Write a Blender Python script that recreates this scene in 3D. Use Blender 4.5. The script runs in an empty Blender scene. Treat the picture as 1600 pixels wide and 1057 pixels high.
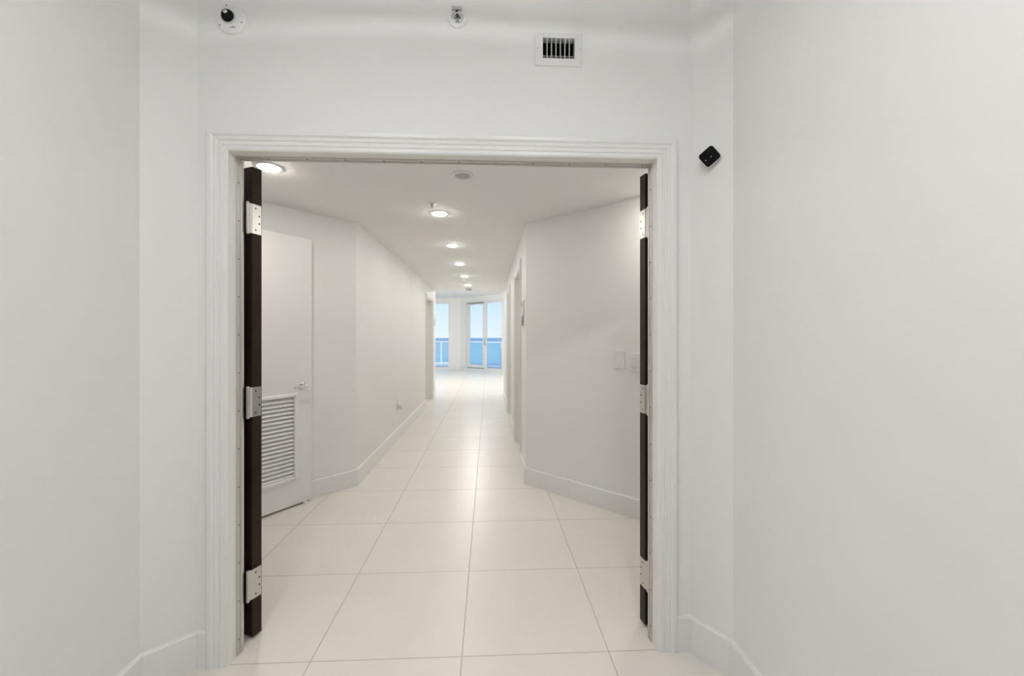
import bpy, bmesh, math, random
from mathutils import Matrix, Vector
PI = math.pi
S = bpy.context.scene
C = S.collection
random.seed(4)

# ---------------------------------------------------------------- camera
H = 1.315
YAW = 0.0448
cd = bpy.data.cameras.new('camera')
cam = bpy.data.objects.new('camera', cd)
C.objects.link(cam)
cam.location = (0, 0, H)
cam.rotation_euler = (PI/2, 0, -YAW)
cd.sensor_width = 36
cd.lens = 636/1600*36
cd.shift_x = 8/1600
cd.shift_y = -2.5/1600
cd.clip_start = .02
cd.clip_end = 40000
S.camera = cam

# ---------------------------------------------------------------- world / exposure
S.view_settings.view_transform = 'Standard'
S.view_settings.look = 'None'
S.view_settings.gamma = 1
S.view_settings.use_curve_mapping = False
S.view_settings.exposure = 0.11
w = bpy.data.worlds.new('sky')
S.world = w
w.use_nodes = True
nt = w.node_tree
nt.nodes.clear()
wo = nt.nodes.new('ShaderNodeOutputWorld')
bg = nt.nodes.new('ShaderNodeBackground')
tc = nt.nodes.new('ShaderNodeTexCoord')
sx = nt.nodes.new('ShaderNodeSeparateXYZ')
rp = nt.nodes.new('ShaderNodeValToRGB')
nt.links.new(tc.outputs['Generated'], sx.inputs[0])
nt.links.new(sx.outputs['Z'], rp.inputs[0])
nt.links.new(rp.outputs[0], bg.inputs[0])
nt.links.new(bg.outputs[0], wo.inputs[0])
e = rp.color_ramp.elements
e[0].position = 0.0; e[0].color = (.78, .88, .97, 1)
e[1].position = .6; e[1].color = (.22, .45, .85, 1)
m1 = rp.color_ramp.elements.new(.09); m1.color = (.60, .80, .97, 1)
bg.inputs[1].default_value = 1.05

sd = bpy.data.lights.new('sun', 'SUN'); sun = bpy.data.objects.new('sun', sd); C.objects.link(sun)
sd.energy = 3.2; sd.angle = .009; sd.color = (1, .97, .92)
sun.rotation_euler = (math.radians(42), 0, math.radians(-20))   # from behind the building, out to sea

LAMP_HALL = 126.0      # radiance of the hallway downlights
LAMP_FOYER = 178.0
LAMP_LIVING_FILL = 92.0
LAMP_VEST = 17000.0
LAMP_VEST_FILL = 61.0

# ---------------------------------------------------------------- materials
def mat(name, col, rough=.5, metal=0., spec=.5, emit=0., emitcol=None, bump=0., bscale=200., var=0., vscale=3.):
    m = bpy.data.materials.new(name); m.use_nodes = True
    n = m.node_tree; b = n.nodes['Principled BSDF']
    b.inputs['Base Color'].default_value = (*col, 1)
    b.inputs['Roughness'].default_value = rough
    b.inputs['Metallic'].default_value = metal
    b.inputs['Specular IOR Level'].default_value = spec
    if emit:
        b.inputs['Emission Color'].default_value = (*(emitcol or col), 1)
        b.inputs['Emission Strength'].default_value = emit
    tcn = n.nodes.new('ShaderNodeTexCoord')
    if bump:
        t = n.nodes.new('ShaderNodeTexNoise'); t.inputs['Scale'].default_value = bscale
        bp = n.nodes.new('ShaderNodeBump'); bp.inputs['Strength'].default_value = bump
        bp.inputs['Distance'].default_value = .001
        n.links.new(tcn.outputs['Object'], t.inputs['Vector'])
        n.links.new(t.outputs[0], bp.inputs['Height'])
        n.links.new(bp.outputs[0], b.inputs['Normal'])
    if var:
        t = n.nodes.new('ShaderNodeTexNoise'); t.inputs['Scale'].default_value = vscale
        r = n.nodes.new('ShaderNodeValToRGB')
        r.color_ramp.elements[0].position = .3; r.color_ramp.elements[1].position = .7
        r.color_ramp.elements[0].color = (*[c*(1-var) for c in col], 1)
        r.color_ramp.elements[1].color = (*[min(1, c*(1+var)) for c in col], 1)
        n.links.new(tcn.outputs['Object'], t.inputs['Vector'])
        n.links.new(t.outputs[0], r.inputs[0])
        n.links.new(r.outputs[0], b.inputs['Base Color'])
    return m

WALL = mat('wall_paint', (.86, .86, .845), .55, spec=.3, bump=.08, bscale=350, var=.006, vscale=2)
CEIL = mat('ceiling_paint', (.94, .935, .92), .8, spec=.2, bump=.05, bscale=300)
TRIM = mat('trim_paint', (.83, .83, .815), .35, bump=.03, bscale=60)
JAMB = mat('jamb_paint', (.85, .84, .80), .35, bump=.03, bscale=60)
DOORW = mat('white_door_paint', (.84, .84, .83), .38, bump=.04, bscale=80)
WOOD = mat('espresso_wood', (.026, .0165, .0095), .45, spec=.2, var=.25, vscale=9)
STEEL = mat('brushed_steel', (.62, .60, .57), .32, metal=1., bump=.05, bscale=400)
CHROME = mat('chrome', (.75, .75, .76), .12, metal=1.)
ALU = mat('strip_aluminium', (.62, .61, .58), .4, metal=.6)
SCREW = mat('screw_metal', (.10, .09, .08), .4, metal=.7)
RUBBER = mat('seal_rubber', (.45, .44, .41), .7)
WHITEP = mat('white_plastic', (.84, .84, .83), .35)
GREYP = mat('grey_plastic', (.30, .31, .30), .4)
PALEP = mat('pale_grey_plastic', (.55, .55, .52), .4)
MIDP = mat('button_plastic', (.70, .70, .66), .4)
BLACKP = mat('black_gloss_plastic', (.008, .008, .009), .18, spec=.12)
DUCT = mat('dark_duct_metal', (.035, .034, .03), .6)
SLAT = mat('vent_enamel', (.78, .78, .76), .4)
LAMPM = mat('lamp_diffuser_hall', (1, .97, .90), .5, emit=LAMP_HALL, emitcol=(1, .965, .91))
LAMPF = mat('lamp_diffuser_foyer', (1, .97, .90), .5, emit=LAMP_FOYER, emitcol=(1, .955, .88))
LAMPL = mat('fill_lamp_living', (1, 1, 1), .5, emit=LAMP_LIVING_FILL, emitcol=(1, .985, .95))
LAMPV = mat('lamp_diffuser_vestibule', (1, 1, 1), .5, emit=LAMP_VEST, emitcol=(.985, .99, 1))
GRILLE = mat('speaker_mesh_grey', (.50, .50, .48), .6, bump=.6, bscale=1500)
ALUW = mat('window_frame_white', (.82, .82, .81), .35)
ALUG = mat('window_track_grey', (.35, .36, .37), .4, metal=.2)
CONC = mat('balcony_concrete', (.60, .60, .60), .8, var=.05)
RAILM = mat('rail_white_metal', (.75, .77, .80), .4)

def glass_mat(name, tint, gloss=.06):
    m = bpy.data.materials.new(name); m.use_nodes = True
    n = m.node_tree; n.nodes.clear()
    o = n.nodes.new('ShaderNodeOutputMaterial'); mx = n.nodes.new('ShaderNodeMixShader')
    t = n.nodes.new('ShaderNodeBsdfTransparent'); g = n.nodes.new('ShaderNodeBsdfGlossy')
    t.inputs[0].default_value = (*tint, 1); g.inputs['Roughness'].default_value = .02
    mx.inputs[0].default_value = gloss
    n.links.new(t.outputs[0], mx.inputs[1]); n.links.new(g.outputs[0], mx.inputs[2])
    n.links.new(mx.outputs[0], o.inputs[0])
    return m
PANE = glass_mat('window_glass', (.97, .985, .99), .04)
BLUEGLASS = glass_mat('balustrade_blue_glass', (.80, .93, 1.0), .08)

def floor_mat():
    m = bpy.data.materials.new('porcelain_tile'); m.use_nodes = True
    n = m.node_tree; b = n.nodes['Principled BSDF']; L = n.links.new
    tcn = n.nodes.new('ShaderNodeTexCoord'); sp = n.nodes.new('ShaderNodeSeparateXYZ')
    L(tcn.outputs['Object'], sp.inputs[0])
    W = .6096
    def M(op, a, bb=None, c=None):
        x = n.nodes.new('ShaderNodeMath'); x.operation = op
        for i, v in enumerate((a, bb, c)):
            if v is None: continue
            if isinstance(v, (int, float)): x.inputs[i].default_value = v
            else: L(v, x.inputs[i])
        return x.outputs[0]
    ids = []; ds = []
    for ax, off in (('X', -.1094), ('Y', 1.6775)):
        s = M('DIVIDE', M('SUBTRACT', sp.outputs[ax], off - 40*W), W)
        f = M('FRACT', s)
        ids.append(M('FLOOR', s))
        ds.append(M('MINIMUM', f, M('SUBTRACT', 1.0, f)))
    d = M('MINIMUM', ds[0], ds[1])
    g = n.nodes.new('ShaderNodeMapRange'); g.clamp = True
    g.inputs['From Min'].default_value = .0013/W; g.inputs['From Max'].default_value = .0027/W
    L(d, g.inputs['Value'])
    cb = n.nodes.new('ShaderNodeCombineXYZ'); L(ids[0], cb.inputs[0]); L(ids[1], cb.inputs[1])
    wn = n.nodes.new('ShaderNodeTexWhiteNoise'); L(cb.outputs[0], wn.inputs['Vector'])
    # each tile takes its own patch of a soft cloudy pattern
    ad = n.nodes.new('ShaderNodeVectorMath'); ad.operation = 'MULTIPLY_ADD'
    L(wn.outputs['Color'], ad.inputs[0]); ad.inputs[1].default_value = (9, 9, 9); L(tcn.outputs['Object'], ad.inputs[2])
    no = n.nodes.new('ShaderNodeTexNoise'); no.inputs['Scale'].default_value = 2.2; no.inputs['Detail'].default_value = 4
    no.inputs['Distortion'].default_value = .8
    L(ad.outputs[0], no.inputs['Vector'])
    r = n.nodes.new('ShaderNodeValToRGB')
    r.color_ramp.elements[0].position = .3; r.color_ramp.elements[0].color = (.775, .735, .675, 1)
    r.color_ramp.elements[1].position = .7; r.color_ramp.elements[1].color = (.805, .767, .708, 1)
    L(no.outputs[0], r.inputs[0])
    mx = n.nodes.new('ShaderNodeMix'); mx.data_type = 'RGBA'
    L(g.outputs[0], mx.inputs['Factor'])
    mx.inputs[6].default_value = (.50, .44, .36, 1)
    L(r.outputs[0], mx.inputs[7]); L(mx.outputs[2], b.inputs['Base Color'])
    rr = M('MULTIPLY_ADD', g.outputs[0], -.27, .60)
    L(rr, b.inputs['Roughness'])
    b.inputs['Specular IOR Level'].default_value = .5
    bp = n.nodes.new('ShaderNodeBump'); bp.inputs['Strength'].default_value = .5; bp.inputs['Distance'].default_value = .001
    L(g.outputs[0], bp.inputs['Height']); L(bp.outputs[0], b.inputs['Normal'])
    return m
FLOOR = floor_mat()

def sea_mat():
    m = mat('sea_water', (.2, .3, .4), .6, spec=.15)
    n = m.node_tree; b = n.nodes['Principled BSDF']; L = n.links.new
    tcn = n.nodes.new('ShaderNodeTexCoord'); mp = n.nodes.new('ShaderNodeMapping')
    mp.inputs['Scale'].default_value = (.0006, .004, 1)
    t = n.nodes.new('ShaderNodeTexNoise'); t.inputs['Scale'].default_value = 1; t.inputs['Detail'].default_value = 3
    r = n.nodes.new('ShaderNodeValToRGB')           # shallow water with turquoise streaks
    r.color_ramp.elements[0].position = .40; r.color_ramp.elements[0].color = (.38, .50, .54, 1)
    r.color_ramp.elements[1].position = .62; r.color_ramp.elements[1].color = (.44, .56, .53, 1)
    L(tcn.outputs['Object'], mp.inputs[0]); L(mp.outputs[0], t.inputs['Vector']); L(t.outputs[0], r.inputs[0])
    sp = n.nodes.new('ShaderNodeSeparateXYZ'); L(tcn.outputs['Object'], sp.inputs[0])
    g = n.nodes.new('ShaderNodeMapRange'); g.inputs['From Min'].default_value = 3000; g.inputs['From Max'].default_value = 6000
    L(sp.outputs['Y'], g.inputs['Value'])
    mx = n.nodes.new('ShaderNodeMix'); mx.data_type = 'RGBA'
    L(g.outputs[0], mx.inputs['Factor']); L(r.outputs[0], mx.inputs[6]); mx.inputs[7].default_value = (.185, .31, .44, 1)   # deep water
    L(mx.outputs[2], b.inputs['Base Color'])
    return m
SEA = sea_mat()

# ---------------------------------------------------------------- helpers
def quadbox(bm, pts, z0, z1):
    a = [bm.verts.new((x, y, z0)) for x, y in pts]
    b = [bm.verts.new((x, y, z1)) for x, y in pts]
    n = len(pts)
    bm.faces.new(list(reversed(a))); bm.faces.new(b)
    for i in range(n):
        j = (i+1) % n
        bm.faces.new((a[i], a[j], b[j], b[i]))
def box(bm, x0, x1, y0, y1, z0, z1):
    quadbox(bm, [(x0, y0), (x1, y0), (x1, y1), (x0, y1)], z0, z1)
def cyl(bm, p0, p1, r0, r1=None, seg=20, caps=True):
    r1 = r0 if r1 is None else r1
    p0 = Vector(p0); p1 = Vector(p1); d = (p1-p0).normalized()
    u = d.orthogonal().normalized(); v = d.cross(u)
    A = []; B = []
    for i in range(seg):
        t = 2*PI*i/seg; o = u*math.cos(t) + v*math.sin(t)
        A.append(bm.verts.new(p0+o*r0)); B.append(bm.verts.new(p1+o*r1))
    for i in range(seg):
        j = (i+1) % seg; bm.faces.new((A[i], A[j], B[j], B[i]))
    if caps: bm.faces.new(list(reversed(A))); bm.faces.new(B)
def lathe(bm, prof, axis='z', c=(0, 0, 0), seg=40):
    """prof: (radius, height) pairs; axis z, or -y (out of a wall)"""
    rings = []
    for r, h in prof:
        ring = []
        for i in range(seg):
            t = 2*PI*i/seg; a, b = r*math.cos(t), r*math.sin(t)
            p = (a, b, h) if axis == 'z' else (a, -h, b)
            ring.append(bm.verts.new((p[0]+c[0], p[1]+c[1], p[2]+c[2])) if r > 1e-6 or i == 0 else None)
        rings.append(ring)
    for k in range(len(rings)-1):
        A, B = rings[k], rings[k+1]
        for i in range(seg):
            j = (i+1) % seg
            vs = []
            for v in (A[i] if A[1] else A[0], A[j] if A[1] else None, B[j] if B[1] else B[0], B[i] if B[1] else None):
                if v is not None and v not in vs: vs.append(v)
            if len(vs) > 2: bm.faces.new(vs)
def sphere(bm, c, r, sc=(1, 1, 1), seg=20):
    bmesh.ops.create_uvsphere(bm, u_segments=seg, v_segments=seg//2, radius=r,
        matrix=Matrix.Translation(c) @ Matrix.Diagonal((*sc, 1)))
def sweep(bm, path, r, seg=10):
    for a, b in zip(path, path[1:]): cyl(bm, a, b, r, seg=seg)
    for p in path[1:-1]: sphere(bm, p, r, seg=seg)
def roundplate(bm, w_, h_, r, y0, y1, cx=0, cz=0, rot=0, seg=6):
    pts = []
    for sxn, szn, a0 in ((1, 1, 0), (-1, 1, PI/2), (-1, -1, PI), (1, -1, 1.5*PI)):
        for k in range(seg+1):
            t = a0 + PI/2*k/seg
            pts.append((sxn*(w_/2-r)+r*math.cos(t), szn*(h_/2-r)+r*math.sin(t)))
    c, s = math.cos(rot), math.sin(rot)
    pts = [(cx+x*c-z*s, cz+x*s+z*c) for x, z in pts]
    A = [bm.verts.new((x, y0, z)) for x, z in pts]; B = [bm.verts.new((x, y1, z)) for x, z in pts]
    bm.faces.new(A); bm.faces.new(list(reversed(B)))
    for i in range(len(pts)):
        j = (i+1) % len(pts); bm.faces.new((A[i], A[j], B[j], B[i]))

def obj(name, bm, m, parent=None, bevel=0, smooth=False, label=None):
    bmesh.ops.recalc_face_normals(bm, faces=bm.faces)
    if bevel:
        es = [ed for ed in bm.edges if len(ed.link_faces) == 2 and ed.calc_face_angle(0) > .6]
        bmesh.ops.bevel(bm, geom=es, offset=bevel, segments=2, affect='EDGES', profile=.6, clamp_overlap=True)
    me = bpy.data.meshes.new(name); bm.to_mesh(me); bm.free()
    me.materials.append(m)
    if smooth:
        for p in me.polygons: p.use_smooth = True
        me.set_sharp_from_angle(angle=.7)
    o = bpy.data.objects.new(name, me); C.objects.link(o)
    if parent: o.parent = parent
    if label: o['label'] = label
    return o
def tag(o, label, cat, group=None, kind=None):
    o['label'] = label; o['category'] = cat
    if group: o['group'] = group
    if kind: o['kind'] = kind
    return o
def thing(name, label, cat, loc=(0, 0, 0), rz=0, group=None, kind=None):
    o = bpy.data.objects.new(name, None); C.objects.link(o)
    o.empty_display_size = .1
    o.location = loc; o.rotation_euler = (0, 0, rz)
    return tag(o, label, cat, group, kind)
def copy_tree(o, parent=None):
    c = o.copy(); C.objects.link(c)
    if parent: c.parent = parent
    for ch in [k for k in bpy.data.objects if k.parent == o]: copy_tree(ch, c)
    return c
def B(): return bmesh.new()
def struct(name, bm, m, label, cat, bevel=0):
    return tag(obj(name, bm, m, bevel=bevel), label, cat, kind='structure')

def offset_poly(pts, d):
    """offset an open polyline to its LEFT by d, mitred"""
    out = []
    n = len(pts)
    for i in range(n):
        dirs = []
        if i > 0: dirs.append((Vector(pts[i])-Vector(pts[i-1])).normalized())
        if i < n-1: dirs.append((Vector(pts[i+1])-Vector(pts[i])).normalized())
        ns = [Vector((-v.y, v.x)) for v in dirs]
        if len(ns) == 1: out.append(Vector(pts[i]) + ns[0]*d)
        else:
            b = (ns[0]+ns[1]).normalized()
            out.append(Vector(pts[i]) + b*(d/max(.2, b.dot(ns[0]))))
    return [(p.x, p.y) for p in out]
def wall_run(names, pts, thick, z0, z1, labels):
    """walls along pts; room is on the RIGHT of the walking direction"""
    off = offset_poly(pts, thick)
    for i, nm in enumerate(names):
        if nm is None: continue
        bm = B(); quadbox(bm, [pts[i], pts[i+1], off[i+1], off[i]], z0, z1)
        struct(nm, bm, WALL, labels[i], 'wall')
BH, BT = .145, .018
def base_run(name, pts, label):
    off = offset_poly(pts, -BT); mid = offset_poly(pts, -(BT-.004))
    bm = B()
    for i in range(len(pts)-1):
        quadbox(bm, [pts[i], pts[i+1], off[i+1], off[i]], 0, BH-.006)
    for i in range(len(pts)-1):
        a, b, c_, d_ = pts[i], pts[i+1], off[i+1], off[i]; e1, e0 = mid[i+1], mid[i]
        lo = [bm.verts.new((*p, BH-.006)) for p in (a, b, c_, d_)]
        hi = [bm.verts.new((*p, BH)) for p in (a, b, e1, e0)]
        bm.faces.new(hi); 
        for k in range(4): bm.faces.new((lo[k], lo[(k+1) % 4], hi[(k+1) % 4], hi[k]))
    return struct(name, bm, TRIM, label, 'baseboard')
def holed(bm, u0, u1, z0, z1, holes, y0, y1):
    """slab in local x/z between y0 and y1 with rectangular holes (x0,x1,z0,z1)"""
    us = sorted({u0, u1, *[h[0] for h in holes], *[h[1] for h in holes]})
    zs = sorted({z0, z1, *[h[2] for h in holes], *[h[3] for h in holes]})
    us = [u for u in us if u0 <= u <= u1]; zs = [z for z in zs if z0 <= z <= z1]
    def solid(i, j):
        if not (0 <= i < len(us)-1 and 0 <= j < len(zs)-1): return False
        a, b = (us[i]+us[i+1])/2, (zs[j]+zs[j+1])/2
        return not any(h[0] < a < h[1] and h[2] < b < h[3] for h in holes)
    V = {}
    def v(i, j, k):
        if (i, j, k) not in V: V[i, j, k] = bm.verts.new((us[i], (y0, y1)[k], zs[j]))
        return V[i, j, k]
    for i in range(len(us)-1):
        for j in range(len(zs)-1):
            if not solid(i, j): continue
            bm.faces.new((v(i, j, 0), v(i+1, j, 0), v(i+1, j+1, 0), v(i, j+1, 0)))
            bm.faces.new((v(i, j, 1), v(i, j+1, 1), v(i+1, j+1, 1), v(i+1, j, 1)))
            for di, dj, a, b in ((-1, 0, (i, j), (i, j+1)), (1, 0, (i+1, j), (i+1, j+1)), (0, -1, (i, j), (i+1, j)), (0, 1, (i, j+1), (i+1, j+1))):
                if not solid(i+di, j+dj):
                    bm.faces.new((v(*a, 0), v(*b, 0), v(*b, 1), v(*a, 1)))
CPROF = [(0, 0), (0, .010), (.003, .012), (.017, .0125), (.019, .0155), (.026, .016), (.030, .0135), (.036, .014), (.039, .0175),
         (.048, .0185), (.052, .017), (.056, .0205), (.060, .0225), (.073, .0225), (.077, .020), (.078, .017), (.078, 0)]
def casing(bm, x0, x1, zt, sc=1.0, depth=1.0, y=0.0, z0=0.0):
    """mitred U-shaped moulding on the plane y, standing out towards -y"""
    rows = []
    for o, p in CPROF:
        o *= sc; p *= depth
        rows.append([bm.verts.new(q) for q in ((x0-o, y-p, z0), (x0-o, y-p, zt+o), (x1+o, y-p, zt+o), (x1+o, y-p, z0))])
    for a, b in zip(rows, rows[1:]):
        for k in range(3): bm.faces.new((a[k], a[k+1], b[k+1], b[k]))
    for k in range(3): bm.faces.new((rows[-1][k], rows[-1][k+1], rows[0][k+1], rows[0][k]))
    bm.faces.new([r[0] for r in rows]); bm.faces.new([r[3] for r in reversed(rows)])

# ================================================================ STRUCTURE
YW = 1.677                 # door wall, vestibule side
YF = 1.79                  # door wall, foyer side
ZH = 2.32                  # foyer / hallway ceiling
ZL = 2.88                  # living room ceiling
ZV = 2.86                  # vestibule ceiling
XL, XR = -1.167, .332      # hallway walls
YE = 8.90                  # end of the hallway
JL, JR, JT = -1.035, .7026, 2.056   # main doorway opening
VL, VR = -1.285, .943

bm = B()
quadbox(bm, [(-6.2, -1.4), (3.2, -1.4), (3.2, 12.42), (-1.06, 16.62), (-6.2, 16.62)], -.12, 0)
struct('floor', bm, FLOOR, 'large pale beige square porcelain tiles with thin grout running through all rooms', 'floor')
bm = B(); quadbox(bm, [(-2.0, YF), (1.87, YF), (1.87, YE-.001), (-2.0, YE-.001)], ZH, ZH+.1)
struct('ceiling', bm, CEIL, 'low white ceiling over the entry foyer and hallway', 'ceiling')
bm = B(); quadbox(bm, [(-6.1, YE-.1), (3.12, YE-.1), (3.12, 12.5), (-1.0, 16.6), (-6.1, 16.6)], ZL, ZL+.1)
struct('ceiling', bm, CEIL, 'higher white ceiling over the far sea-view room', 'ceiling')
bm = B(); quadbox(bm, [(-1.38, -1.3), (1.04, -1.3), (1.04, YF), (-1.38, YF)], ZV, ZV+.1)
struct('ceiling', bm, CEIL, 'vestibule ceiling above the camera position', 'ceiling')

# vestibule walls
wall_run(['wall_back'], [(VR, -1.2), (VL, -1.2)], .1, 0, ZV, ['unseen wall behind the camera, grey to dim the front wall'])
bpy.data.objects['wall_back'].data.materials[0] = mat('back_wall_dark', (.30, .30, .30), .5)  # unseen wall made dark so less light bounces onto the front wall
CLx, CLy = -1.161, 1.559
CRx, CRy = .850, 1.53
wall_run(['wall_left', 'wall_corner_left'], [(VL, -1.2), (VL, CLy), (CLx, YW)], .08, 0, ZV,
         ['plain off-white vestibule side wall filling the left of the picture', 'narrow angled wall between the left side wall and the double doorway'])
wall_run(['wall_corner_right', 'wall_right'], [(CRx, YW), (VR, CRy), (VR, -1.2)], .08, 0, ZV,
         ['narrow angled wall beside the right door casing, carrying the black camera', 'plain off-white vestibule side wall filling the right of the picture'])
VX, VZ = .289, 2.503    # vent centre
bm = B(); holed(bm, -1.95, 1.80, 0, ZV, [(JL-.03, JR+.03, -1, JT+.03), (VX-.069, VX+.069, VZ-.046, VZ+.046)], YW, YF)
struct('wall_front', bm, WALL, 'off-white wall around the open double doorway', 'wall')

# foyer and hallway walls
yA = 4.813+XL            # left 45 degree wall: y = x + 4.813
LL = (-1.88, -1.88+4.813)
wall_run(['wall_foyer_left', 'wall_foyer_diagonal_left'], [(-1.88, YF), LL, (XL, yA)], .1, 0, ZH,
         ['foyer side wall hidden behind the opened left dark door', 'diagonal off-white foyer wall behind the louvered door'])
yB = 3.963-XR
RR = (1.75, 3.963-1.75)
wall_run(['wall_foyer_diagonal_right', 'wall_foyer_right'], [(XR, yB), RR, (1.75, YF)], .1, 0, ZH,
         ['diagonal off-white foyer wall with the switch plates', 'foyer side wall hidden behind the opened right dark door'])
# left hall wall with a doorway (local x runs along +Y of the world)
LD = (7.66, 8.57, 2.06)
def frame_bm(bm, rz, loc):
    bmesh.ops.transform(bm, matrix=Matrix.Translation(loc) @ Matrix.Rotation(rz, 4, 'Z'), verts=bm.verts)
# left wall faces +X: local frame rz=90deg: local x -> +Y, local -y -> +X
bm = B(); holed(bm, yA, YE, 0, ZH, [(LD[0], LD[1], -1, LD[2])], 0, .18)
frame_bm(bm, PI/2, (XL, 0, 0))
struct('wall_hallway_left', bm, WALL, 'long left hallway wall ending at a far doorway', 'wall')
D1 = (4.16, 5.06, 2.045); D2 = (6.19, 7.02, 2.045)
# right wall faces -X: rz=-90: local x -> -Y, local -y -> -X
bm = B(); holed(bm, -YE, -yB, 0, ZH, [(-D1[1], -D1[0], -1, D1[2]), (-D2[1], -D2[0], -1, D2[2])], 0, .12)
frame_bm(bm, -PI/2, (XR, 0, 0))
struct('wall_hallway_right', bm, WALL, 'right hallway wall with two recessed doorways', 'wall')

# living room shell
bm = B(); holed(bm, -6.1, 3.1, 0, ZL, [(XL, XR, -1, ZH)], YE, YE+.1)
# keep the hallway width clear and meet the hallway walls
struct('wall_living_near', bm, WALL, 'wall and soffit framing the far end of the hallway', 'wall')
wall_run(['wall_living_left'], [(-6, YE+.1), (-6, 16.5)], .1, 0, ZL, ['side wall of the far room, out of view to the left'])
wall_run(['wall_living_right'], [(3, 12.37), (3, YE+.1)], .1, 0, ZL, ['side wall of the far room, out of view to the right'])
WT = 2.69
W1 = (-2.95, -1.575)     # frontal window
KX, KY = -1.13, 16.5
bm = B(); holed(bm, -6, KX, 0, ZL, [(W1[0], W1[1], .035, WT), (-5.4, -3.4, .035, WT)], 0, .12)
frame_bm(bm, 0, (0, KY, 0))
struct('wall_living_far', bm, WALL, 'far end wall with the tall fixed sea-view window', 'wall')
# diagonal window wall, faces (-1,-1): rz=-45, local x along (.707,-.707)
W2 = (.27, 2.36)
bm = B(); holed(bm, 0, 5.84, 0, ZL, [(W2[0], W2[1], .03, WT)], 0, .12)
frame_bm(bm, -PI/4, (KX, KY, 0))
struct('wall_living_diagonal', bm, WALL, 'angled end wall holding the sliding glass door', 'wall')

# baseboards
base_run('baseboard_vestibule_left', [(VL, -1.2), (VL, CLy), (CLx, YW), (-1.116, YW)], 'tall white baseboard along the left vestibule wall')
base_run('baseboard_vestibule_right', [(.783, YW), (CRx, YW), (VR, CRy), (VR, -1.2)], 'tall white baseboard along the right vestibule wall')
base_run('baseboard_hallway_left', [(-1.88, YF), LL, (XL, yA), (XL, LD[0]-.062)], 'tall white baseboard turning from the diagonal wall into the left of the hallway')
base_run('baseboard_hallway_left', [(XL, LD[1]+.062), (XL, YE)], 'short baseboard between the far left doorway and the hallway end')
base_run('baseboard_hallway_right', [(XR, D1[0]-.062), (XR, yB), RR, (1.75, YF)], 'tall white baseboard on the diagonal wall with the switch plates')
base_run('baseboard_hallway_right', [(XR, D2[0]-.062), (XR, D1[1]+.062)], 'baseboard between the two right hallway doors')
base_run('baseboard_hallway_right', [(XR, YE), (XR, D2[1]+.062)], 'baseboard beyond the second right hallway door')
base_run('baseboard_living', [(W1[1]+.0, KY), (KX, KY), (KX+.19, KY-.19)], 'baseboard on the pillar between the sea-view windows')

# ---------------------------------------------------------------- main door frame
t = thing('trim_1', 'wide white moulded frame around the open double doorway', 'door frame', (0, YW, 0), kind='structure')
bm = B(); casing(bm, JL-.002, JR+.002, JT+.002)
obj('casing', bm, TRIM, t, smooth=False)
bm = B()
S0, S1 = -.009, .068          # stop part, relative to YW
holed(bm, JL-.03, JR+.03, 0, JT+.03, [(JL, JR, -1, JT)], S0, S1)
RB = .012                     # rabbet
holed(bm, JL-.0299, JR+.0299, 0, JT+.0299, [(JL-RB, JR+RB, -1, JT+RB)], S1, YF-YW+.002)
obj('jamb', bm, JAMB, t)
ws = []
def strip(bm):
    holed(bm, JL, JR, 0.004, JT, [(JL+.005, JR-.005, -1, JT-.005)], .040, .068)
    holed(bm, JL, JR, 0.004, JT, [(JL+.009, JR-.009, -1, JT-.009)], .060, .069)
bm = B(); strip(bm)
wsp = obj('weatherstrip', bm, ALU, t, label='grey metal weatherstrip with screws')
sc0 = None
def screw(parent, p, d, r=.0035, m=SCREW, base=None):
    """small screw head at p facing d"""
    p = Vector(p); d = Vector(d)
    bm = B(); cyl(bm, (0, 0, 0), d*.0012, r, r*.7, seg=12)
    o = obj('screw', bm, m, parent); o.location = p
    return o
sl = screw(wsp, (JL+.005, .050, .065), (1, 0, 0))
sr = screw(wsp, (JR-.005, .050, .065), (-1, 0, 0))
st = screw(wsp, (JL+.125, .050, JT-.005), (0, 0, -1))
for k in range(1, 13):
    for s0 in (sl, sr):
        c = s0.copy(); C.objects.link(c); c.location.z = .065+.157*k
for k in range(1, 11):
    c = st.copy(); C.objects.link(c); c.location.x = JL+.125+.157*k

# ---------------------------------------------------------------- the two dark entrance doors
HZ = (1.826, 1.030, .240)
def entrance_door(name, label, A, ang, sgn, width=.865):
    t = thing(name, label, 'door', (A[0], A[1], 0), ang, kind='structure')
    T = .044
    def q(y): return sgn*y
    bm = B(); ya, yb = sorted((q(0), q(T)))
    box(bm, 0, width, ya, yb, .010, 2.052)
    obj('leaf', bm, WOOD, t, bevel=.0012)
    for z in HZ:
        bm = B()
        # leaf plate: wraps from the knuckle over the corner onto the edge face
        g = .0022
        P = [(.003, q(-.010)), (-g*.2, q(0.0)), (-.0003, q(T-.004)), (-g-.0003, q(T-.004)), (-g-.001, q(-.001)), (.0008, q(-.0115))]
        quadbox(bm, P, z-.064, z+.064)
        h = obj('hinge', bm, STEEL, t)
        bm = B()
        for i in range(5):
            cyl(bm, (.004, q(-.017), z-.064+i*.0257), (.004, q(-.017), z-.064+i*.0257+.0245), .0072, seg=18)
        cyl(bm, (.004, q(-.017), z-.068), (.004, q(-.017), z+.068), .0050, seg=14)
        cyl(bm, (.004, q(-.017), z+.064), (.004, q(-.017), z+.069), .0076, .006, seg=14)
        cyl(bm, (.004, q(-.017), z-.069), (.004, q(-.017), z-.064), .006, .0076, seg=14)
        obj('knuckle', bm, STEEL, h, smooth=True)
        for yy, zz in ((.014, .047), (.031, .016), (.031, -.016), (.014, -.047)):
            screw(h, (-g-.0006, q(yy), z+zz), (-1, 0, 0), .0042)
    return t
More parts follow.
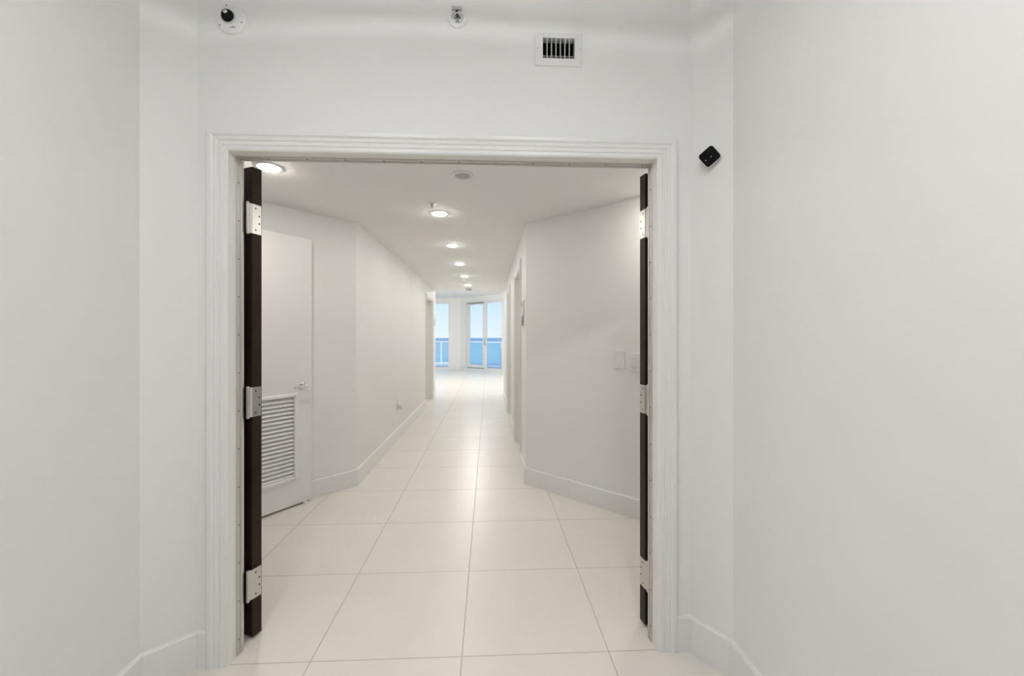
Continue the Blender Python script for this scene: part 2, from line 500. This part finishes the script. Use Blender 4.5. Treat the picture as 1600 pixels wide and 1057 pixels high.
entrance_door('door_1', 'dark espresso wood entrance door swung open at the left jamb, seen edge-on', (-1.023, 1.811), math.atan2(.410, -.912), -1)
entrance_door('door_2', 'dark espresso wood entrance door swung open at the right jamb, seen edge-on', (.706, 1.808), math.atan2(.175, .985), 1)
for xx, sg in ((JL-RB, 1), (JR+RB, -1)):
    for z in HZ:
        bm = B(); xs = sorted((xx, xx+sg*.0025)); box(bm, xs[0], xs[1], .072, .112, z-.064, z+.064)
        hp = obj('hinge_plate', bm, STEEL, bpy.data.objects['trim_1'])
        for zz in (.047, -.047):
            screw(hp, (xx+sg*.0025, .084, z+zz), (sg, 0, 0), .004)

# ---------------------------------------------------------------- hallway doorways (recessed doors)
def hall_door(name, label, loc, rz, x0, x1, zt, recess, thick):
    t = thing(name, label, 'door', loc, rz, kind='structure')
    bm = B(); casing(bm, x0+.004, x1-.004, zt-.004, sc=.8, depth=.85)
    obj('casing', bm, TRIM, t)
    bm = B(); holed(bm, x0, x1, 0, zt, [(x0+.014, x1-.014, -1, zt-.014)], -.004, thick)
    holed(bm, x0+.014, x1-.014, 0, zt-.014, [(x0+.026, x1-.026, -1, zt-.026)], recess-.03, recess)
    obj('jamb', bm, JAMB, t)
    bm = B(); box(bm, x0+.017, x1-.017, recess+.001, recess+.04, .008, zt-.018)
    for (a, b) in ((.25, 1.0), (1.12, 1.9)):
        holed(bm, x0+.13, x1-.13, a, b, [(x0+.155, x1-.155, a+.025, b-.025)], recess-.004, recess+.001)
    leaf = obj('leaf', bm, DOORW, t)
    return t
hall_door('door_4', 'white door in a recess of the right hallway wall, nearest the foyer', (XR, 0, 0), -PI/2, -D1[1], -D1[0], D1[2], .078, .12)
hall_door('door_5', 'white door in a recess of the right hallway wall, second from the foyer', (XR, 0, 0), -PI/2, -D2[1], -D2[0], D2[2], .078, .12)
hall_door('door_6', 'white cased doorway at the far end of the left hallway wall', (XL, 0, 0), PI/2, LD[0], LD[1], LD[2], .135, .18)

# ---------------------------------------------------------------- louvered door (opened against the diagonal wall)
# free edge at (-1.413,3.322), runs towards (-.57,-.82); local x from free edge to hinge, room side is local +y
la = math.atan2(-.82, -.57)
t = thing('door_3', 'white utility door with a louvered lower panel standing open by the left diagonal wall', 'door', (-1.413, 3.322, 0), la, kind='structure')
DW, DT = .76, .035
LV = (.133, .627, .218, .865)
bm = B(); holed(bm, 0, DW, .016, 2.087, [LV], -DT, 0)
obj('leaf', bm, DOORW, t, bevel=.0008)
bm = B()
a0, a1, z0_, z1_ = LV
# moulded surround standing proud of the leaf
rows = []
for o, p in ((-.012, 0), (-.012, .006), (-.002, .012), (.012, .012), (.018, .005), (.018, -.03)):
    rows.append([bm.verts.new(qq) for qq in ((a0+o, p, z0_+o), (a1-o, p, z0_+o), (a1-o, p, z1_-o), (a0+o, p, z1_-o))])
for r0, r1 in zip(rows, rows[1:]):
    for k in range(4): bm.faces.new((r0[k], r0[(k+1) % 4], r1[(k+1) % 4], r1[k]))
obj('louver_frame', bm, DOORW, t)
for k in range(20):
    bm = B()
    zc = z0_+.033+k*.0303
    # tilted slat: front edge low
    pr = [(.001, -.0135), (.006, -.011), (.0055, -.007), (-.015, .0140), (-.020, .0140), (-.020, .009)]
    A_ = [bm.verts.new((a0+.017, y, zc+z)) for y, z in pr]; B_ = [bm.verts.new((a1-.017, y, zc+z)) for y, z in pr]
    bm.faces.new(A_); bm.faces.new(list(reversed(B_)))
    for i in range(6): bm.faces.new((A_[i], A_[(i+1) % 6], B_[(i+1) % 6], B_[i]))
    obj('slat', bm, DOORW, t)
# lever handle
bm = B(); lathe(bm, [(0, .010), (.020, .010), (.026, .006), (.028, 0), (0, 0)], 'y', (.075, .0, .930), 28)
for v in bm.verts: v.co.y = -v.co.y     # stand out towards +y
hd = obj('handle', bm, CHROME, t, smooth=True, label='chrome lever handle')
bm = B(); cyl(bm, (.075, .008, .930), (.075, .050, .930), .009, seg=18)
sweep(bm, [(.072, .050, .930), (.100, .054, .933), (.135, .050, .929), (.165, .047, .924)], .0075, 12)
sphere(bm, (.165, .047, .924), .0085, seg=12); sphere(bm, (.072, .050, .930), .0105, seg=14)
obj('lever', bm, CHROME, hd, smooth=True)
bm = B(); cyl(bm, (.055, -.010, .0), (.055, -.010, .018), .016, .012, seg=20); cyl(bm, (.055, .012, 0), (.055, .012, .012), .017, .015, seg=20)
obj('door_stop', bm, WHITEP, t, label='round white plastic stop')

# ================================================================ CEILING FITTINGS
def downlight(label, loc, m, r=.070, group='round recessed downlights in the ceiling'):
    t = thing('recessed_downlight', label, 'ceiling light', loc, group=group)
    bm = B(); lathe(bm, [(r, 0), (r, -.004), (r-.004, -.007), (r-.012, -.006), (r-.014, -.001), (r-.014, 0)], 'z', seg=48)
    obj('trim_ring', bm, WHITEP, t, smooth=True)
    bm = B(); lathe(bm, [(0, -.0165), (r*.45, -.0160), (r*.65, -.0140), (r-.015, -.009), (r-.014, -.003)], 'z', seg=40)
    obj('diffuser', bm, m, t, label='glowing white diffuser')
    return t
downlight('lit round downlight in the foyer ceiling beside the top of the left dark door', (-1.298, 2.472, ZH), LAMPF)
downlight('foyer downlight hidden above the right dark door', (1.17, 2.46, ZH), LAMPF)
hl = ['lit hallway downlight nearest the foyer, just behind the ceiling sprinkler', 'second lit hallway downlight from the foyer',
      'third lit hallway downlight from the foyer', 'fourth lit hallway downlight, with a small sprinkler right behind it',
      'farthest lit hallway downlight, just before the smoke detector']
base = downlight(hl[0], (-.400, 3.337, ZH), LAMPM)
for i, yy in enumerate((4.50, 5.645, 6.80, 7.97)):
    c = copy_tree(base); c.location = (-.400, yy, ZH); c['label'] = hl[i+1]
# speaker
t = thing('ceiling_speaker', 'unlit round speaker with a white ring and grey grille in the foyer ceiling', 'speaker', (-.162, 2.541, ZH))
r = .069
bm = B(); lathe(bm, [(r, 0), (r, -.005), (r-.004, -.009), (r-.020, -.008), (r-.024, -.003), (r-.024, 0)], 'z', seg=48)
obj('trim_ring', bm, WHITEP, t, smooth=True)
bm = B(); lathe(bm, [(0, -.006), (.02, -.006), (r-.026, -.004), (r-.022, -.001)], 'z', seg=40)
obj('grille', bm, GRILLE, t, smooth=True)
# pendent sprinklers
def sprinkler(label, loc):
    t = thing('ceiling_sprinkler', label, 'sprinkler', loc, group='sprinkler heads in the ceiling')
    bm = B(); lathe(bm, [(.036, 0), (.035, -.003), (.028, -.006), (.016, -.008), (.014, -.003), (0, -.003)], 'z', seg=32)
    obj('escutcheon', bm, WHITEP, t, smooth=True)
    bm = B(); cyl(bm, (0, 0, 0), (0, 0, -.012), .010, seg=16)
    for s in (-1, 1): sweep(bm, [(s*.009, 0, -.010), (s*.012, 0, -.022), (s*.002, 0, -.034)], .002, 8)
    obj('frame_arms', bm, CHROME, t, smooth=True)
    bm = B(); cyl(bm, (0, 0, -.012), (0, 0, -.032), .0028, seg=10)
    obj('bulb', bm, SCREW, t)
    bm = B(); cyl(bm, (0, 0, -.034), (0, 0, -.036), .013, seg=20)
    obj('deflector', bm, CHROME, t)
    return t
sp = sprinkler('small sprinkler head in the foyer ceiling left of the nearest hallway downlight', (-.428, 3.09, ZH))
c = copy_tree(sp); c.location = (-.42, 7.0, ZH); c['label'] = 'tiny sprinkler head far down the hallway ceiling behind the fourth downlight'
# smoke detector
t = thing('smoke_detector', 'round smoke detector at the far end of the hallway ceiling', 'smoke detector', (-.42, 8.62, ZH))
bm = B(); lathe(bm, [(.062, 0), (.062, -.012), (.052, -.020), (.048, -.034), (.038, -.042), (0, -.042)], 'z', seg=32)
obj('housing', bm, PALEP, t, smooth=True)
bm = B(); lathe(bm, [(.0535, -.022), (.0535, -.026), (.050, -.026), (.050, -.022)], 'z', seg=32)
obj('sensor_slot', bm, GREYP, t)

# unseen lamps; the living room lamps and vestibule downlights are added fill
def panel(label, loc, m, r, drop=.10, group='added fill lamps in the far room'):  # round lamp added out of view to brighten the far room
    t = thing('far_room_fill_lamp', label, 'ceiling light', loc, group=group)
    bm = B(); lathe(bm, [(r, 0), (r, -.02), (r-.01, -.025), (r-.015, -.02), (r-.015, 0)], 'z', seg=40); obj('rim', bm, WHITEP, t, smooth=True)
    bm = B(); lathe(bm, [(0, -drop), (r-.035, -drop), (r-.02, -drop+.015), (r-.015, -.018)], 'z', seg=40); obj('diffuser', bm, m, t, smooth=True)
    return t
for x_, y_, s_ in ((-3.2, 10.6, 'left near'), (-.4, 10.6, 'centre near'), (1.9, 10.4, 'right near'), (-3.6, 13.4, 'left far'), (-.4, 12.6, 'centre far')):
    panel('added fill lamp on the far room ceiling, hidden above the soffit, '+s_, (x_, y_, ZL), LAMPL, .16)

def vest_fixture():
    t = thing('vestibule_ceiling_lamp', 'dish shaped metal lamp with a small bulb on the vestibule ceiling above the camera', 'ceiling light', (-.17, .25, ZV))
    bm = B(); lathe(bm, [(.06, 0), (.06, -.015), (0, -.018)], 'z', seg=40); obj('canopy', bm, CHROME, t, smooth=True)
    bm = B(); lathe(bm, [(0, -.115), (.08, -.113), (.14, -.104), (.150, -.096), (.150, -.092), (.138, -.100), (.08, -.109), (0, -.111)], 'z', seg=48)
    for k in range(3):
        a = 2*PI*k/3+1.2; cyl(bm, (.145*math.cos(a), .145*math.sin(a), -.096), (.05*math.cos(a), .05*math.sin(a), -.012), .001, seg=8)
    obj('dish', bm, CHROME, t, smooth=True)
    bm = B(); sphere(bm, (0, 0, -.066), .004, seg=14); obj('bulb', bm, LAMPV, t, smooth=True)
    bm = B(); cyl(bm, (0, 0, -.112), (0, 0, -.071), .006, seg=12); obj('bulb_holder', bm, CHROME, t)
    bm = B(); lathe(bm, [(.150, -.078), (.152, -.078), (.152, -.086), (.150, -.086), (.150, -.078)], 'z', seg=48)
    for k in range(3):
        a = 2*PI*k/3+.5; cyl(bm, (.151*math.cos(a), .151*math.sin(a), -.094), (.151*math.cos(a), .151*math.sin(a), -.080), .0012, seg=8)
    obj('ring', bm, CHROME, t, smooth=True)
vest_fixture()
def vest_fill(label, x_, y_, r=.16):  # lamp added above the frame to brighten the vestibule walls
    t = thing('vestibule_fill_lamp', label, 'ceiling light', (x_, y_, ZV), group='added fill lamps in the vestibule ceiling')
    bm = B(); lathe(bm, [(r, 0), (r, -.012), (r-.01, -.014), (r-.012, -.004), (r-.012, 0)], 'z', seg=40); obj('trim_ring', bm, WHITEP, t, smooth=True)
    bm = B(); lathe(bm, [(0, -.008), (r-.013, -.008), (r-.012, -.002)], 'z', seg=40); obj('diffuser', bm, LAMPC, t)
LAMPC = mat('fill_lamp_vestibule', (1, 1, 1), .5, emit=LAMP_VEST_FILL, emitcol=(.985, .99, 1))
vest_fill('added fill lamp over the left of the vestibule', -.72, .0)
vest_fill('added fill lamp over the right of the vestibule', .36, .0)

# ================================================================ WALL FITTINGS, VESTIBULE
# round ball camera
t = thing('dome_camera', 'round white ball security camera high on the wall left of the double doorway', 'security camera', (-1.027, YW, 2.583))
bm = B(); lathe(bm, [(0, .013), (.046, .0125), (.055, .010), (.060, .005), (.0615, 0), (0, 0)], 'y', seg=56)
obj('housing', bm, WHITEP, t, smooth=True)
bm = B(); sphere(bm, (-.006, -.016, .003), .0245, (1, .8, 1), 28)
bl = obj('lens_ball', bm, BLACKP, t, smooth=True, label='glossy black lens ball')
bm = B(); lathe(bm, [(.0275, .012), (.0275, .015), (.0245, .017), (.0235, .013)], 'y', (-.006, 0, .003), 36)
obj('lens_collar', bm, PALEP, t, smooth=True)
bm = B(); lathe(bm, [(0, .037), (.006, .036), (.009, .033), (.006, .033)], 'y', (-.005, 0, .006), 20)
obj('lens', bm, CHROME, bl, smooth=True)
for px, pz in ((-.014, .048), (-.039, -.031), (.045, -.018)):
    screw(t, (px, -.0122, pz), (0, -1, 0), .0026)
bm = B()
cx_, cz_ = .014, -.038
for i in range(16):
    a = 2*PI*i/16; b_ = 2*PI*(i+1)/16
    pts = [(cx_+.0052*math.cos(a), cz_+.0046*math.sin(a)), (cx_+.0052*math.cos(b_), cz_+.0046*math.sin(b_)),
           (cx_+.0032*math.cos(b_), cz_+.0026*math.sin(b_)), (cx_+.0032*math.cos(a), cz_+.0026*math.sin(a))]
    v_ = [bm.verts.new((x, -.0132, z)) for x, z in pts]; bm.faces.new(v_)
roundplate(bm, .0040, .0018, .0006, -.0132, -.0125, cx_+.0065, cz_-.003, rot=-.9)
roundplate(bm, .0090, .0011, .0004, -.0132, -.0125, cx_-.0110, cz_-.001, rot=.2)
obj('maker_mark', bm, SCREW, t)

# sidewall sprinkler
t = thing('sidewall_sprinkler', 'chrome sidewall sprinkler with a round white plate high above the doorway', 'sprinkler', (-.128, YW, 2.617))
bm = B(); lathe(bm, [(.038, 0), (.0375, .004), (.032, .008), (.024, .009), (.022, .004), (0, .004)], 'y', seg=40)
obj('escutcheon', bm, WHITEP, t, smooth=True)
bm = B(); lathe(bm, [(.0195, .003), (.0195, .011), (.016, .013), (.013, .010), (.013, .004)], 'y', seg=28)
obj('socket', bm, CHROME, t, smooth=True)
bm = B(); cyl(bm, (0, 0, 0), (0, -.016, 0), .008, .006, 14)
for s in (-1, 1): sweep(bm, [(s*.009, -.011, 0), (s*.013, -.020, .002), (s*.003, -.030, .004)], .0024, 8)
cyl(bm, (0, -.028, .004), (0, -.034, .004), .005, seg=12)
obj('frame_arms', bm, CHROME, t, smooth=True)
bm = B(); cyl(bm, (0, -.016, 0), (0, -.028, .003), .0028, seg=10)
obj('bulb', bm, SCREW, t)
bm = B(); box(bm, -.020, .020, -.040, -.018, .019, .0206); box(bm, -.020, .020, -.0415, -.040, .008, .0206); box(bm, -.003, .003, -.034, -.031, .004, .019)
obj('deflector', bm, STEEL, t)

# air vent
t = thing('air_vent', 'small white rectangular air grille high on the wall above the doorway', 'vent', (VX, YW, VZ))
bm = B()
ow, oh, iw, ih = .0985, .0685, .066, .0425
rows = []
for a, b_, p in ((ow, oh, 0), (ow, oh, .004), (ow-.003, oh-.003, .006), (iw+.003, ih+.003, .0125), (iw, ih, .012), (iw, ih, -.02)):
    rows.append([bm.verts.new(qq) for qq in ((-a, -p, -b_), (a, -p, -b_), (a, -p, b_), (-a, -p, b_))])
for r0, r1 in zip(rows, rows[1:]):
    for k in range(4): bm.faces.new((r0[k], r0[(k+1) % 4], r1[(k+1) % 4], r1[k]))
obj('grille_frame', bm, WHITEP, t)
for k in range(7):
    x_ = -iw + .0185*(k+1) - .0005
    if x_ > iw - .004: continue
    bm = B(); box(bm, x_-.0011, x_+.0011, -.011, .008, -ih, ih); obj('blade', bm, SLAT, t)
for z_ in (-.031, -.018):
    bm = B(); box(bm, -iw, iw, .010, .026, z_-.0012, z_+.0012); obj('louver', bm, SLAT, t)
bm = B(); box(bm, -.0685, -.0665, .002, .105, -.0455, .0455); box(bm, .0665, .0685, .002, .105, -.0455, .0455)
box(bm, -.0665, .0665, .002, .105, .0435, .0455); box(bm, -.0665, .0665, .002, .105, -.0455, -.0435); box(bm, -.0685, .0685, .103, .105, -.0455, .0455)
obj('duct', bm, DUCT, t)
for s in (-1, 1): screw(t, (s*.087, -.0082, 0), (0, -1, 0), .003, STEEL)

# small square black camera on the angled wall
t = thing('square_camera', 'small black-faced square camera tilted on its corner, right of the door casing', 'security camera', (.8990, 1.5990, 2.034), -.9)
bm = B(); lathe(bm, [(0, .006), (.020, .006), (.022, 0), (0, 0)], 'y', seg=24); cyl(bm, (0, -.004, 0), (-.002, -.016, 0), .008, seg=14)
obj('mount', bm, WHITEP, t, smooth=True)
ROT = .62
def turned(bm):
    bmesh.ops.transform(bm, matrix=Matrix.Translation((-.004, -.014, 0)) @ Matrix.Rotation(.35, 4, 'Z') @ Matrix.Rotation(.24, 4, 'X'), verts=bm.verts)
bm = B(); roundplate(bm, .0655, .0655, .013, -.022, 0, rot=ROT); turned(bm)
bd = obj('housing', bm, WHITEP, t, bevel=.0015, smooth=True)
bm = B(); roundplate(bm, .0610, .0610, .0115, -.0240, -.0215, rot=ROT); turned(bm)
fp = obj('face_plate', bm, BLACKP, t, label='glossy black front')
bm = B(); lathe(bm, [(0, .0262), (.007, .0262), (.011, .0252), (.0125, .024), (0, .024)], 'y', (.003, 0, .012), 24); turned(bm)
obj('lens', bm, BLACKP, fp, smooth=True)
for px, pz in ((.006, -.002), (-.013, -.013)):
    bm = B(); lathe(bm, [(0, .0252), (.0018, .0248), (.0022, .0240), (0, .024)], 'y', (px, 0, pz), 12); turned(bm)
    obj('indicator', bm, CHROME, fp, smooth=True)

# ================================================================ SWITCHES, OUTLET, KEYPADS
def on_diag(px, z):   # point of the right diagonal wall seen at image column px
    u = (px-792)/636; k = (math.sin(YAW)+u*math.cos(YAW))/(math.cos(YAW)-u*math.sin(YAW))
    y = 3.963/(1+k)
    return (3.963-y, y, z)
def plate(bm, wd, ht, d=.010): roundplate(bm, wd, ht, .004, -d, 0)
t = thing('blank_switch_plate', 'single white switch plate on the diagonal wall, left of the keypad plate', 'switch', on_diag(968.6, 1.142), -PI/4)
bm = B(); plate(bm, .079, .130); obj('plate', bm, WHITEP, t, bevel=.0012)
bm = B(); roundplate(bm, .034, .068, .002, -.0135, -.010); obj('rocker', bm, WHITEP, t, bevel=.0008)
for z_ in (-.050, .050): screw(t, (0, -.010, z_), (0, -1, 0), .0028, PALEP)
t = thing('keypad_switch_plate', 'wide white keypad plate with rows of buttons, half hidden by the right dark door', 'switch', on_diag(1003.5, 1.127), -PI/4)
bm = B(); plate(bm, .168, .132, .012); obj('plate', bm, WHITEP, t, bevel=.0012)
for i in range(3):
    for j in range(4):
        bm = B(); roundplate(bm, .030, .015 if j else .020, .002, -.0165, -.012, -.050+.050*i, .038-.0245*j)
        obj('button', bm, MIDP if j == 3 else WHITEP, t, bevel=.0008)
    for z_ in (-.056, .057): screw(t, (-.050+.050*i, -.012, z_), (0, -1, 0), .0024, PALEP)

t = thing('alarm_keypad', 'slim white wall panel on the right hallway wall above the grey thermostat', 'control panel', (XR, 3.80, 1.582), -PI/2)
bm = B(); roundplate(bm, .11, .140, .008, -.022, 0); obj('body', bm, WHITEP, t, bevel=.003, smooth=True)
bm = B(); roundplate(bm, .08, .045, .003, -.0235, -.022, 0, .03); obj('screen', bm, GREYP, t)
t = thing('thermostat', 'small grey-faced thermostat on the right hallway wall under the white panel', 'thermostat', (XR, 3.82, 1.448), -PI/2)
bm = B(); roundplate(bm, .115, .120, .006, -.008, 0); obj('back_plate', bm, WHITEP, t, bevel=.001)
bm = B(); roundplate(bm, .09, .082, .006, -.020, -.008, 0, .010); obj('face', bm, GREYP, t, bevel=.001)

t = thing('wall_outlet', 'low outlet plate with a plugged-in adapter on the left hallway wall', 'outlet', (XL, 5.28, .440), PI/2)
bm = B(); plate(bm, .075, .125, .006); obj('plate', bm, WHITEP, t, bevel=.001)
for z_ in (-.022, .022):
    bm = B(); roundplate(bm, .033, .028, .008, -.0075, -.006, 0, z_); obj('socket', bm, WHITEP, t)
t = thing('plug_adapter', 'small white plug-in adapter in the low outlet of the left hallway wall', 'adapter', (XL+.0076, 5.28, .415), PI/2)
bm = B(); roundplate(bm, .048, .070, .008, -.040, 0); obj('body', bm, WHITEP, t, bevel=.002)
bm = B(); roundplate(bm, .030, .030, .006, -.046, -.040, 0, -.01); obj('cap', bm, PALEP, t)

t = thing('wall_thermostat', 'tiny white box on the left hallway wall just past the far doorway', 'thermostat', (XL, 8.76, 1.61), PI/2)
bm = B(); roundplate(bm, .09, .14, .006, -.03, 0); obj('body', bm, WHITEP, t, bevel=.003)
bm = B(); roundplate(bm, .05, .03, .004, -.0315, -.03, 0, .03); obj('screen', bm, GREYP, t)

# ================================================================ WINDOWS
t = thing('window_1', 'tall fixed sea-view window in the end wall, left of the white pillar', 'window', (0, KY, 0), kind='structure')
bm = B(); x0, x1 = W1
holed(bm, x0, x1, .035, WT, [(x0+.05, x1-.045, .085, WT-.055)], .02, .09)
obj('window_frame', bm, ALUW, t)
bm = B(); box(bm, x0+.05, x1-.045, .05, .056, .085, WT-.055); obj('pane', bm, PANE, t)
t = thing('window_3', 'wide sea-view window of the far room, out of view to the left', 'window', (0, KY, 0), kind='structure')
bm = B(); holed(bm, -5.4, -3.4, .035, WT, [(-5.34, -3.46, .085, WT-.055)], .02, .09); obj('window_frame', bm, ALUW, t)
bm = B(); box(bm, -5.34, -3.46, .05, .056, .085, WT-.055); obj('pane', bm, PANE, t)

def on_dw(px):      # local x along the diagonal window wall seen at column px
    u = (px-792)/636; k = (math.sin(YAW)+u*math.cos(YAW))/(math.cos(YAW)-u*math.sin(YAW))
    y = (KX+KY)/(1+k)
    return (KY-y)*math.sqrt(2)
t = thing('window_2', 'white sliding glass door to the balcony in the angled end wall', 'sliding door', (KX, KY, 0), -PI/4, kind='structure')
x0, x1 = W2
bm = B(); holed(bm, x0, x1, .03, WT, [(x0+.05, x1-.05, .06, WT-.04)], .005, .115); obj('window_frame', bm, ALUW, t)
mA = on_dw(752.3); mB = on_dw(756.0); mC = on_dw(759.8)
pL = (x0+.055, (mA+mB)/2+.03); pR = (mB, x1-.05)
bm = B(); holed(bm, pL[0], pL[1], .065, WT-.045, [(on_dw(732.0), mA, .20, WT-.13)], .065, .10); s1 = obj('sash', bm, ALUW, t)
bm = B(); box(bm, on_dw(732.0), mA, .08, .086, .20, WT-.13); obj('pane', bm, PANE, s1)
bm = B(); holed(bm, pR[0], pR[1], .065, WT-.045, [(mC, x1-.11, .12, WT-.11)], .015, .05); s2 = obj('sash', bm, ALUW, t)
bm = B(); box(bm, mC, x1-.11, .03, .036, .12, WT-.11); obj('pane', bm, PANE, s2)
bm = B(); xh = (mB+mC)/2
sweep(bm, [(xh, .015, .98), (xh+.01, -.03, 1.01), (xh+.01, -.03, 1.20), (xh, .015, 1.23)], .011, 10); obj('handle', bm, GREYP, s2, smooth=True)
bm = B(); box(bm, x0+.05, x1-.05, .052, .063, WT-.10, WT-.04); box(bm, x0+.05, x1-.05, .052, .063, .06, .10); obj('track', bm, ALUG, t)

# ================================================================ BALCONY AND SEA
R0 = [(-6.3, 19.6), (-1.45, 19.6), (1.3, 16.85), (5.6, 12.55)]
bm = B(); quadbox(bm, [(-6.3, 16.63), (-1.06, 16.63), (3.2, 12.45), (5.6, 12.45), (5.7, 12.6), (-1.40, 19.75), (-6.3, 19.75)], -.16, -.04)
struct('balcony_floor', bm, CONC, 'pale balcony slab outside the sea-view windows', 'balcony')
for k, (a, b_) in enumerate(zip(R0, R0[1:])):
    d = Vector(b_)-Vector(a); L_ = d.length
    t = thing('balcony_railing', ['white balcony railing with blue glass outside the left window', 'balcony railing with blue glass outside the sliding door',
              'balcony railing continuing out of view to the right'][k], 'railing', (a[0], a[1], -.04), math.atan2(d.y, d.x), group='glass balcony railing')
    bm = B(); box(bm, .03, L_-.03, -.035, .035, 1.075, 1.125); obj('top_rail', bm, RAILM, t)
    bm = B(); box(bm, .03, L_-.03, -.02, .02, .07, .11); obj('bottom_rail', bm, RAILM, t)
    ps = [[.05, 1.35, 2.70, 4.04, L_-.05], [.30, 1.74, 2.83, L_-.05], [.05, 1.5, 3.0, 4.5, L_-.05]][k]
    for i, x_ in enumerate(ps):
        bm = B(); box(bm, x_-.025, x_+.025, -.025, .025, 0, 1.076); obj('post', bm, RAILM, t)
        if i < len(ps)-1:
            bm = B(); box(bm, x_+.04, ps[i+1]-.04, -.004, .004, .11, 1.075); obj('glass_panel', bm, BLUEGLASS, t)
bm = B()
ang = [PI*k/40 for k in range(41)]
R_ = 15900
vs = [bm.verts.new((R_*math.cos(a), R_*math.sin(a), -60)) for a in ang] + [bm.verts.new((-R_, -200, -60)), bm.verts.new((R_, -200, -60))]
bm.faces.new(vs)
tag(obj('sea', bm, SEA), 'calm blue sea reaching the horizon beyond the balcony', 'sea', kind='stuff')
